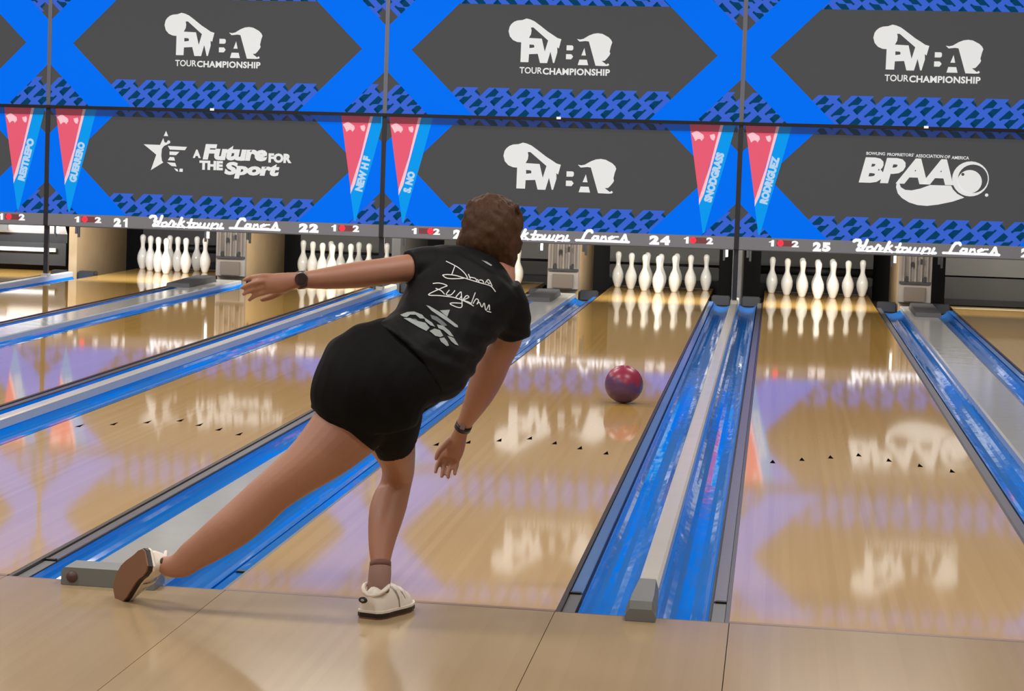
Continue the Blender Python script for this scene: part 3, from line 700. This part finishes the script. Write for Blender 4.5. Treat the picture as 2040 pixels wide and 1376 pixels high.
PE = empty('person', (feet.x, -0.2, 0), 'person in black shirt and shorts bending forward after releasing the ball, left arm out', 'person')

HC = at(978, 464, Y=0.16)           # head centre
HR = Matrix.Rotation(math.radians(-28), 3, 'X')
bm = bmesh.new()
# head, face turned down the lane
ell(bm, HC, (0.076, 0.094, 0.098), HR)
ell(bm, HC + HR @ Vector((0, 0.035, -0.055)), (0.056, 0.062, 0.062), HR)
ell(bm, HC + HR @ Vector((0, 0.085, -0.095)), (0.026, 0.024, 0.020), HR, 3)
tube(bm, [HC + HR @ Vector((0, 0.092, 0.0)), HC + HR @ Vector((0, 0.108, -0.022)), HC + HR @ Vector((0, 0.115, -0.040))], [0.009, 0.011, 0.014])
for s in (-1, 1):
    ell(bm, HC + HR @ Vector((s * 0.079, -0.005, -0.020)), (0.009, 0.019, 0.031), HR, 3)
    ell(bm, HC + HR @ Vector((s * 0.030, 0.082, 0.018)), (0.026, 0.013, 0.008), HR, 3)
    ell(bm, HC + HR @ Vector((s * 0.038, 0.068, -0.040)), (0.022, 0.020, 0.022), HR, 3)
ell(bm, HC + HR @ Vector((0, 0.095, -0.066)), (0.026, 0.012, 0.011), HR, 3)
# neck
ringloft(bm, [(942, 480, 1020, 500, 0.15, 0.055), (945, 510, 1026, 540, 0.11, 0.052), (940, 530, 1024, 575, 0.06, 0.058), (930, 545, 1015, 600, 0.02, 0.07)])
# torso, pelvis
ringloft(bm, [(935, 510, 1010, 560, 0.05, 0.05), (850, 520, 1030, 615, 0.03, 0.085), (828, 560, 1000, 645, -0.03, 0.10), (805, 605, 965, 690, -0.10, 0.098), (785, 640, 925, 740, -0.18, 0.095),
              (720, 668, 885, 785, -0.26, 0.11), (660, 710, 860, 800, -0.31, 0.125), (636, 770, 842, 815, -0.34, 0.12), (670, 835, 825, 850, -0.34, 0.09)], k=4)
# left arm (stretched to the side)
ringloft(bm, [(872, 515, 866, 565, 0.0, 0.045), (835, 506, 833, 564, -0.02, 0.046), (805, 507, 805, 563, -0.05, 0.045), (768, 513, 770, 567, -0.09, 0.043), (722, 519, 724, 573, -0.13, 0.040), (685, 525, 688, 575, -0.16, 0.038),
              (650, 532, 652, 576, -0.19, 0.033), (620, 538, 622, 575, -0.22, 0.026), (598, 541, 600, 574, -0.245, 0.020), (585, 542, 588, 575, -0.26, 0.018), (560, 543, 566, 583, -0.275, 0.019), (540, 545, 548, 586, -0.285, 0.018), (524, 549, 533, 586, -0.29, 0.014)], k=3)
def fpts(l): return [at(x, y, Y=Y) for x, y, Y in l]
for pts_ in ([(541, 550, -.285), (518, 550, -.295), (500, 553, -.29), (487, 558, -.28)], [(534, 558, -.29), (512, 562, -.305), (495, 567, -.30), (482, 573, -.29)],
             [(532, 569, -.29), (510, 575, -.30), (496, 580, -.295), (485, 586, -.285)], [(538, 579, -.285), (518, 585, -.295), (506, 590, -.29), (497, 597, -.28)]):
    tube(bm, fpts(pts_), [0.0098, 0.0088, 0.0078, 0.0064])
tube(bm, fpts([(575, 572, -.265), (556, 583, -.255), (538, 592, -.25), (522, 597, -.25)]), [0.013, 0.0115, 0.0098, 0.0075])
# right arm (hanging after the release)
ringloft(bm, [(975, 590, 1040, 585, 0.04, 0.048), (982, 630, 1050, 625, 0.06, 0.050), (984, 662, 1048, 652, 0.09, 0.046), (972, 692, 1036, 690, 0.12, 0.044), (952, 722, 1018, 725, 0.16, 0.043), (937, 752, 1003, 760, 0.19, 0.042),
              (927, 784, 984, 793, 0.22, 0.036), (919, 815, 962, 822, 0.26, 0.029), (911, 838, 943, 845, 0.29, 0.023), (904, 857, 932, 864, 0.31, 0.018), (893, 876, 928, 884, 0.325, 0.019), (883, 894, 924, 902, 0.335, 0.019), (876, 908, 918, 915, 0.335, 0.015)], k=3)
for pts_ in ([(882, 904, .335), (875, 918, .335), (870, 930, .325), (868, 940, .31)], [(892, 908, .34), (886, 924, .34), (882, 938, .33), (880, 949, .31)],
             [(902, 911, .34), (898, 927, .34), (894, 940, .33), (893, 951, .31)], [(912, 911, .335), (910, 925, .335), (907, 936, .325), (906, 944, .31)]):
    tube(bm, fpts(pts_), [0.0096, 0.0086, 0.0078, 0.0064])
tube(bm, fpts([(898, 876, .32), (884, 889, .30), (874, 901, .29), (869, 913, .285)]), [0.013, 0.0112, 0.0095, 0.0074])
# left leg (standing, knee bent forward)
ringloft(bm, [(690, 790, 838, 800, -0.34, 0.10), (706, 845, 832, 835, -0.28, 0.095), (738, 890, 828, 872, -0.20, 0.080), (758, 925, 827, 908, -0.12, 0.065), (760, 952, 825, 943, -0.08, 0.058), (748, 980, 817, 975, -0.08, 0.056), (737, 1015, 809, 1008, -0.12, 0.056),
              (734, 1050, 798, 1043, -0.17, 0.050), (735, 1090, 786, 1080, -0.21, 0.040), (738, 1120, 778, 1115, -0.24, 0.033), (737, 1150, 776, 1148, -0.26, 0.032), (736, 1172, 774, 1172, -0.265, 0.031), (736, 1190, 770, 1190, -0.26, 0.030)], k=3)
# right leg (swept behind to the side)
ringloft(bm, [(650, 780, 800, 850, -0.34, 0.10), (624, 826, 742, 900, -0.37, 0.088), (585, 880, 686, 942, -0.40, 0.080), (540, 925, 625, 978, -0.42, 0.068), (500, 960, 574, 1010, -0.43, 0.058), (462, 995, 536, 1046, -0.43, 0.058), (425, 1028, 492, 1082, -0.43, 0.055),
              (388, 1062, 442, 1112, -0.42, 0.044), (362, 1085, 402, 1132, -0.41, 0.036), (346, 1103, 374, 1148, -0.40, 0.031), (330, 1108, 348, 1150, -0.385, 0.029), (316, 1108, 326, 1144, -0.375, 0.026)], k=3)
body = fuse('body', bm, 0.0042, M_skin, PE, 5)
for s in (-1, 1):
    bm = bmesh.new(); ell(bm, HC + HR @ Vector((s * 0.030, 0.088, 0.003)), (0.012, 0.010, 0.009), HR, 3); frombm('eye', bm, M_white, PE, True)
bm = bmesh.new(); ell(bm, HC + HR @ Vector((0, 0.106, -0.068)), (0.023, 0.006, 0.007), HR, 3); frombm('lips', bm, mat('lips', (150, 72, 66), 0.5), PE, True)
# hair
bm = bmesh.new()
HH = at(974, 458, Y=0.13)
ringloft(bm, [(958, 393, 998, 391, 0.14, 0.03), (934, 410, 1024, 406, 0.13, 0.075), (926, 436, 1036, 430, 0.12, 0.098), (918, 462, 1037, 458, 0.11, 0.102), (908, 486, 1034, 486, 0.10, 0.095), (918, 506, 1030, 512, 0.095, 0.075), (950, 520, 1024, 534, 0.09, 0.05), (982, 530, 1016, 546, 0.085, 0.03)], k=4)
rnd = random.Random(3)
for i in range(150):
    a = rnd.uniform(0, 2 * math.pi); px0 = 978 + 52 * math.cos(a) * rnd.random() ** .5; py0 = rnd.uniform(402, 470)
    x = px0 + rnd.uniform(-6, 6); pts_ = []; yd = rnd.uniform(0.02, 0.06)
    for q in range(5):
        py = py0 + q * rnd.uniform(12, 16); xx = x + (x - 975) * 0.06 * q + 3 * math.sin(q * 1.8 + i)
        dxn = max(-0.98, min(0.98, (xx - 975) / 64)); dyn = max(-0.95, min(0.95, (py - 462) / 78))
        if py > 524 + (xx - 975) * 0.25: break
        pts_.append(at(min(1038, max(908 + max(0, 480 - py) * .35, xx)), py, Y=0.115 - 0.098 * math.sqrt(max(0.02, 1 - dxn ** 2)) * math.sqrt(max(0.1, 1 - dyn ** 2))))
    if len(pts_) > 2: tube(bm, pts_, [0.009] + [0.010] * (len(pts_) - 2) + [0.005], n=8, k=2)
fuse('hair', bm, 0.0045, M_hair, PE, 3, lambda c: 0.0035 * noise.noise(c * 38) + 0.003 * noise.noise(Vector((c.x * 90, c.y * 90, c.z * 25))))
# shirt
bm = bmesh.new()
ringloft(bm, [(934, 498, 1003, 546, 0.075, 0.050), (905, 492, 1020, 566, 0.065, 0.072), (866, 493, 1036, 590, 0.05, 0.095), (838, 505, 1040, 620, 0.03, 0.112), (816, 560, 1008, 652, -0.03, 0.12), (797, 598, 984, 678, -0.09, 0.12), (782, 622, 958, 715, -0.15, 0.116), (768, 636, 938, 752, -0.21, 0.116), (756, 642, 914, 784, -0.26, 0.124), (740, 648, 880, 797, -0.29, 0.132), (733, 652, 862, 795, -0.30, 0.134)], k=4)
ringloft(bm, [(905, 500, 890, 590, 0.01, 0.075), (868, 491, 858, 580, 0.0, 0.07), (838, 491, 834, 568, -0.02, 0.064), (822, 494, 820, 566, -0.035, 0.060), (813, 497, 811, 563, -0.045, 0.058)], k=3)
ringloft(bm, [(950, 590, 1035, 560, 0.03, 0.075), (962, 618, 1051, 596, 0.04, 0.074), (974, 642, 1057, 628, 0.055, 0.070), (984, 655, 1058, 652, 0.07, 0.064), (988, 660, 1056, 668, 0.078, 0.060)], k=3)
def wr(c):
    d = (c.z - 0.72)
    w = max(0.0, 1 - abs(c.z - 0.82) / 0.16)
    return 0.004 * w * math.sin(c.z * 105 + c.x * 60 + 2 * noise.noise(c * 8)) + 0.004 * noise.noise(c * 13)
shirt = fuse('shirt', bm, 0.006, M_shirt, PE, 5, wr)
bm = bmesh.new()
ringloft(bm, [(775, 640, 905, 765, -0.22, 0.10), (712, 650, 886, 790, -0.28, 0.125), (665, 680, 874, 801, -0.32, 0.142), (637, 716, 862, 803, -0.35, 0.152), (624, 760, 850, 812, -0.365, 0.148), (620, 800, 840, 826, -0.37, 0.13), (650, 840, 830, 845, -0.36, 0.10)], k=4)
ringloft(bm, [(640, 760, 800, 850, -0.36, 0.13), (624, 790, 770, 878, -0.37, 0.118), (617, 812, 743, 898, -0.38, 0.104)], k=3)
ringloft(bm, [(690, 800, 842, 796, -0.34, 0.12), (715, 850, 842, 815, -0.29, 0.108), (740, 897, 832, 842, -0.23, 0.094)], k=3)
shorts = fuse('shorts', bm, 0.006, M_short, PE, 4, lambda c: 0.005 * noise.noise(c * 9) + 0.002 * math.sin(c.x * 70 + c.z * 30))
# print on the shirt
bpy.context.view_layer.update()
def bvh_of(o):
    off = Vector(PE.location)
    return BVHTree.FromPolygons([v.co + off for v in o.data.vertices], [tuple(p.vertices) for p in o.data.polygons])
BV = bvh_of(shirt)
def onshirt(px, py):
    d = (at(px, py, Y=0.0) - CP).normalized(); h = BV.ray_cast(CP, d)
    return (h[0] + h[1] * 0.0022) if h[0] is not None else None
def ribbons(name, lines, wpx, m, org, sc):
    V = []; F = []
    for ln in lines:
        P = catmull([[org[0] + x / sc, org[1] + y / sc] for x, y in ln], 5) if len(ln) > 2 else np.array([[org[0] + ln[0][0] / sc + (ln[1][0] - ln[0][0]) / sc * t / 6, org[1] + ln[0][1] / sc + (ln[1][1] - ln[0][1]) / sc * t / 6] for t in range(7)])
        last = None
        for i in range(len(P)):
            d = P[min(i + 1, len(P) - 1)] - P[max(i - 1, 0)]; L_ = math.hypot(*d) or 1; nx, ny = -d[1] / L_ * wpx / 2, d[0] / L_ * wpx / 2
            a, b_ = onshirt(P[i][0] + nx, P[i][1] + ny), onshirt(P[i][0] - nx, P[i][1] - ny)
            if a is None or b_ is None: last = None; continue
            V += [a, b_]; k = len(V)
            if last is not None: F.append((last - 2, last - 1, k - 1, k - 2))
            last = k
    return mesh(name, V, F, m, shirt)
def patch(name, polys, m, org, sc, step=2.0):
    bm = bmesh.new()
    for pts in polys:
        v3 = [Vector((org[0] + x / sc, org[1] + y / sc, 0)) for x, y in pts]
        vs = [bm.verts.new(v) for v in v3]
        for t in tessellate_polygon([v3]): bm.faces.new([vs[i] for i in t])
    for _ in range(6):
        e = [e for e in bm.edges if e.calc_length() > step * 2]
        if not e: break
        bmesh.ops.subdivide_edges(bm, edges=e, cuts=1); bmesh.ops.triangulate(bm, faces=bm.faces)
    bad = []
    for v in bm.verts:
        p = onshirt(v.co.x, v.co.y)
        if p is None: bad.append(v)
        else: v.co = p
    bmesh.ops.delete(bm, geom=bad, context='VERTS')
    me = bpy.data.meshes.new(name); bm.to_mesh(me); bm.free(); return link(name, me, m, shirt)
OZ = (780, 500); SZ = 6.253
ribbons('signature_print', [[(680,130),(760,170),(830,210),(890,260),(930,310),(945,345)], [(790,190),(750,300)], [(635,305),(700,298),(800,310),(900,340),(1000,370),(1100,400),(1180,420),(1240,445),(1290,510)],
    [(635,305),(680,340),(760,350),(900,345)], [(955,290),(980,350)], [(970,330),(1040,345),(1060,380)], [(1065,355),(1090,390)], [(1090,365),(1130,370),(1145,400)], [(1165,400),(1205,360),(1250,440)], [(1190,385),(1210,410),(1225,395)],
    [(515,410),(600,405),(690,435),(640,460),(460,548),(600,560),(760,580),(860,610),(960,655),(1020,690)], [(550,470),(620,500),(660,545)], [(720,490),(680,545),(740,550),(790,495)], [(860,510),(800,580),(840,600),(870,560)],
    [(865,510),(875,640),(870,700),(820,705),(730,665),(760,650),(870,655)], [(880,620),(930,560),(960,580),(900,615),(960,640),(990,660)], [(1040,520),(985,665)], [(1010,660),(1050,600),(1080,620),(1060,665),(1090,640),(1120,700),(1150,650),(1170,740),(1210,670),(1215,740)], [(1180,750),(1235,765)]], 1.9, M_print, OZ, SZ)
patch('lower_back_print', [[(430,680),(470,690),(640,790),(730,860),(820,930),(825,955),(790,950),(690,880),(600,820),(500,750)], [(600,745),(725,735),(690,825),(650,790)],
    [(110,800),(200,765),(280,760),(380,800),(420,850),(350,845),(300,800),(230,800),(190,830),(150,825)], [(150,840),(230,840),(300,870),(420,900),(470,960),(430,1000),(330,950),(230,890)],
    [(400,830),(500,895),(540,950),(480,930),(420,880)], [(470,1000),(530,970),(600,990),(640,1060),(600,1075),(540,1060)], [(560,920),(640,935),(720,1000),(770,1070),(720,1060),(640,990),(580,965)],
    [(590,1090),(650,1080),(690,1130),(710,1180),(680,1185),(610,1130)], [(690,1060),(770,1085),(830,1180),(790,1170),(740,1130)]], M_printg, OZ, SZ)
patch('emblem_shade_print', [[(480,800),(560,820),(640,880),(690,930),(640,945),(560,880),(500,850)], [(250,850),(300,850),(330,880),(280,880)]], mat('dim_shirt_print', (96, 102, 102), 0.6), OZ, SZ)
patch('collar_tag', [[(1120,118),(1180,135),(1250,180),(1235,192),(1180,160)]], M_printg, OZ, SZ)
# collar
# wrist items
def band(name, c0, c1, rx, wid, m, rt):
    """ring around axis c0->c1"""
    ax = (c1 - c0).normalized(); u = ax.cross(Vector((0, 1, 0))).normalized(); w = ax.cross(u)
    V = []; F = []; n = 28; c = (c0 + c1) / 2
    for r_, s_ in ((1, -1), (1, 1), (0.86, 1), (0.86, -1)):
        for j in range(n):
            a = 2 * math.pi * j / n; V.append(c + ax * s_ * wid / 2 + (u * math.cos(a) * rx + w * math.sin(a) * rt) * r_)
    for k in range(4):
        for j in range(n): F.append((k * n + j, k * n + (j + 1) % n, ((k + 1) % 4) * n + (j + 1) % n, ((k + 1) % 4) * n + j))
    return mesh(name, V, F, m, PE, True)
w1 = band('watch_strap', at(592, 558, Y=-.252), at(608, 557, Y=-.235), 0.0285, 0.020, M_watch, 0.0235)
wc = at(600, 556, Y=-.268); bm = bmesh.new()
bmesh.ops.create_cone(bm, cap_ends=True, segments=32, radius1=0.0215, radius2=0.0195, depth=0.012, matrix=Matrix.Translation(wc) @ Matrix.Rotation(math.radians(90), 4, 'X') @ Matrix.Rotation(0.25, 4, 'Y'))
wf = frombm('watch_case', bm, M_watch, PE)
bm = bmesh.new(); bmesh.ops.create_cone(bm, cap_ends=True, segments=32, radius1=0.0165, radius2=0.016, depth=0.003, matrix=Matrix.Translation(wc + Vector((0, -0.0068, 0))) @ Matrix.Rotation(math.radians(90), 4, 'X'))
frombm('watch_dial', bm, mat('watch_dial', (52, 40, 44), 0.25), wf)
w2 = band('wristband', at(926, 842, Y=.293), at(920, 856, Y=.306), 0.0275, 0.020, mat('dark_wristband', (22, 16, 24), 0.35), 0.0275)
w2['label'] = 'dark wristband on the lower wrist'
bm = bmesh.new(); bmesh.ops.create_cube(bm, size=1, matrix=Matrix.Translation(at(922, 850, Y=.268)) @ Matrix.Rotation(0.3, 4, 'Y') @ Matrix.Diagonal((0.017, 0.006, 0.020, 1)))
bmesh.ops.bevel(bm, geom=bm.edges[:], offset=0.002, segments=2, affect='EDGES'); frombm('band_buckle', bm, M_wood_sil, w2)
# sock
bm = bmesh.new(); ringloft(bm, [(736, 1128, 779, 1126, -0.247, 0.036), (734, 1145, 779, 1144, -0.257, 0.038), (732, 1168, 777, 1168, -0.265, 0.036), (731, 1192, 773, 1192, -0.26, 0.034)], k=3); frombm('sock', bm, M_sock, PE, True)
bm = bmesh.new(); ringloft(bm, [(737, 1121, 779, 1118, -0.242, 0.0365), (736, 1131, 779, 1129, -0.249, 0.0375)], k=2); frombm('ankle_band', bm, mat('brown_ankle_band', (112, 76, 66), 0.7), PE, True)
# shoes, local: +y toe, z up, heel at y=0
def shoe(name, Mx, label=None, left=True):
    sec = [(-0.004, .020, .052), (0.008, .031, .068), (0.035, .036, .078), (0.065, .035, .078), (0.095, .037, .068), (0.13, .042, .058), (0.17, .046, .050), (0.205, .043, .042), (0.235, .033, .034), (0.25, .018, .026)]
    sh = lambda y: 0.010 * math.sin(math.pi * min(1, max(0, y / 0.25)))
    bm = bmesh.new(); loops = []
    for y, hw, zt in sec:
        lp = []
        for j in range(20):
            a = 2 * math.pi * j / 20; ca, sa = math.cos(a), math.sin(a)
            x = hw * abs(ca) ** .8 * (1 if ca >= 0 else -1) * (1 - 0.35 * max(0, sa) ** 2)
            z = 0.022 + (zt * max(0, sa) ** .9 if sa > 0 else 0.006 * sa)
            lp.append(bm.verts.new((x + (sh(y) if left else -sh(y)), y, z)))
        loops.append(lp)
    for A, B in zip(loops, loops[1:]):
        for j in range(20): bm.faces.new((A[j], A[(j + 1) % 20], B[(j + 1) % 20], B[j]))
    bm.faces.new(loops[0][::-1]); bm.faces.new(loops[-1])
    bmesh.ops.subdivide_edges(bm, edges=bm.edges[:], cuts=1, use_grid_fill=True, smooth=0.5)
    bmesh.ops.transform(bm, matrix=Mx, verts=bm.verts)
    up = frombm(name, bm, M_shoe, PE, True)
    if label: up['label'] = label
    def slab(nm, z0, z1, m, g):
        out = []
        for y, hw, zt in sec: out.append((sh(y) * (1 if left else -1) + hw + g, y + (g if y > .2 else (-g if y < .01 else 0))))
        for y, hw, zt in reversed(sec): out.append((sh(y) * (1 if left else -1) - hw - g, y + (g if y > .2 else (-g if y < .01 else 0))))
        bm = bmesh.new(); lo = [bm.verts.new((x, y, z0)) for x, y in out]; hi = [bm.verts.new((x, y, z1)) for x, y in out]; n = len(out)
        bm.faces.new(lo[::-1]); bm.faces.new(hi)
        for j in range(n): bm.faces.new((lo[j], lo[(j + 1) % n], hi[(j + 1) % n], hi[j]))
        bmesh.ops.transform(bm, matrix=Mx, verts=bm.verts); return frombm(nm, bm, m, up)
    slab('foxing', 0.019, 0.026, M_shoe, 0.004); slab('midsole', 0.006, 0.019, M_sole, 0.004); slab('outsole', 0.0, 0.006, M_sole2, 0.002)
    def blob(nm, c, r, m):
        bm = bmesh.new(); ell(bm, Vector(c), r, None, 3); bmesh.ops.transform(bm, matrix=Mx, verts=bm.verts); frombm(nm, bm, m, up, True)
    blob('heel_emblem', (-0.017 if left else 0.010, -0.003 if left else -0.006, .056), ((0.013, 0.006, 0.010) if left else (0.012, 0.007, 0.010)), M_sole)
    blob('emblem_spot', (-0.017 if left else 0.010, -0.0070 if left else -0.0105, .056), (0.006, 0.003, 0.0045), M_printg)
    # strap and tongue
    bm = bmesh.new()
    for y0_, y1_, zt in ((0.10, 0.125, .094), (0.145, 0.165, .080)):
        V = []
        for j in range(9):
            a = math.pi * j / 8; hw = 0.040; V.append([(sh(y0_) * (1 if left else -1) + hw * math.cos(a) * 1.03, yy, 0.026 + (zt - 0.026) * math.sin(a) ** .9 * 1.02) for yy in (y0_, y1_)])
        vs = [[bm.verts.new(p) for p in r_] for r_ in V]
        for A, B in zip(vs, vs[1:]): bm.faces.new((A[0], A[1], B[1], B[0]))
    bmesh.ops.transform(bm, matrix=Mx, verts=bm.verts); frombm('strap', bm, M_shoe, up, True)
    bm = bmesh.new(); tube(bm, [Vector(((0.033 * math.cos(a)) + (0.002 if left else -0.002), 0.040 + 0.040 * math.sin(a), .088 + 0.012 * math.sin(a) + .006 * math.cos(2 * a))) for a in [2 * math.pi * j / 14 for j in range(15)]], [0.0065] * 15, 8, 1)
    bmesh.ops.transform(bm, matrix=Mx, verts=bm.verts); frombm('padded_collar', bm, M_shoe, up, True)
    return up
s1 = Matrix.Translation((at(744, 1222, z=0.0).x, -0.322, 0.0)) @ Matrix.Rotation(math.radians(-15), 4, 'Z') @ Matrix.Diagonal((1.16, 1.02, 1.0, 1))
shoe('shoe', s1, 'white bowling shoe of the standing foot', True)
# trailing shoe
uv = Vector((0.78, 0.60, -0.05)).normalized(); tv = Vector((-0.45, 0.65, -0.55)); tv = (tv - uv * tv.dot(uv)).normalized(); xv = tv.cross(uv)
Mr = Matrix(((xv.x, tv.x, uv.x, 0), (xv.y, tv.y, uv.y, 0), (xv.z, tv.z, uv.z, 0), (0, 0, 0, 1)))
hp = at(289, 1114, Y=-0.42)
shoe('shoe', Matrix.Translation(hp) @ Mr @ Matrix.Diagonal((1.12, 1.04, 1.0, 1)), 'white shoe of the trailing foot, brown sole turned outward', False)

# ceiling light fittings around the lamps
M_lf = mat('lit_diffuser', (255, 250, 240), 0.5, 0, 2.0)
CG = {(-6.0): 'left', (-2.0): 'middle', (2.5): 'right'}
for x, y in LAMPS:
    t = empty('ceiling_light', (x, y, CEIL), 'white ceiling light fitting, ' + {-6.0: 'left', -2.0: 'middle', 2.5: 'right'}[x] + ' row, ' + {-5.5: 'nearest, behind the camera side', -1.0: 'over the approach', 4.0: 'over the arrows', 9.0: 'over the middle of the lanes', 13.6: 'nearest the masking screens'}[y], 'ceiling light', 'ceiling lights above the lanes')
    for a, b, c, d in ((-.9, .9, -.5, -.46), (-.9, .9, .46, .5), (-.9, -.86, -.46, .46), (.86, .9, -.46, .46)):
        box('frame_bar', x + a, x + b, y + c, y + d, CEIL - 0.07, CEIL - 0.001, M_white, t)
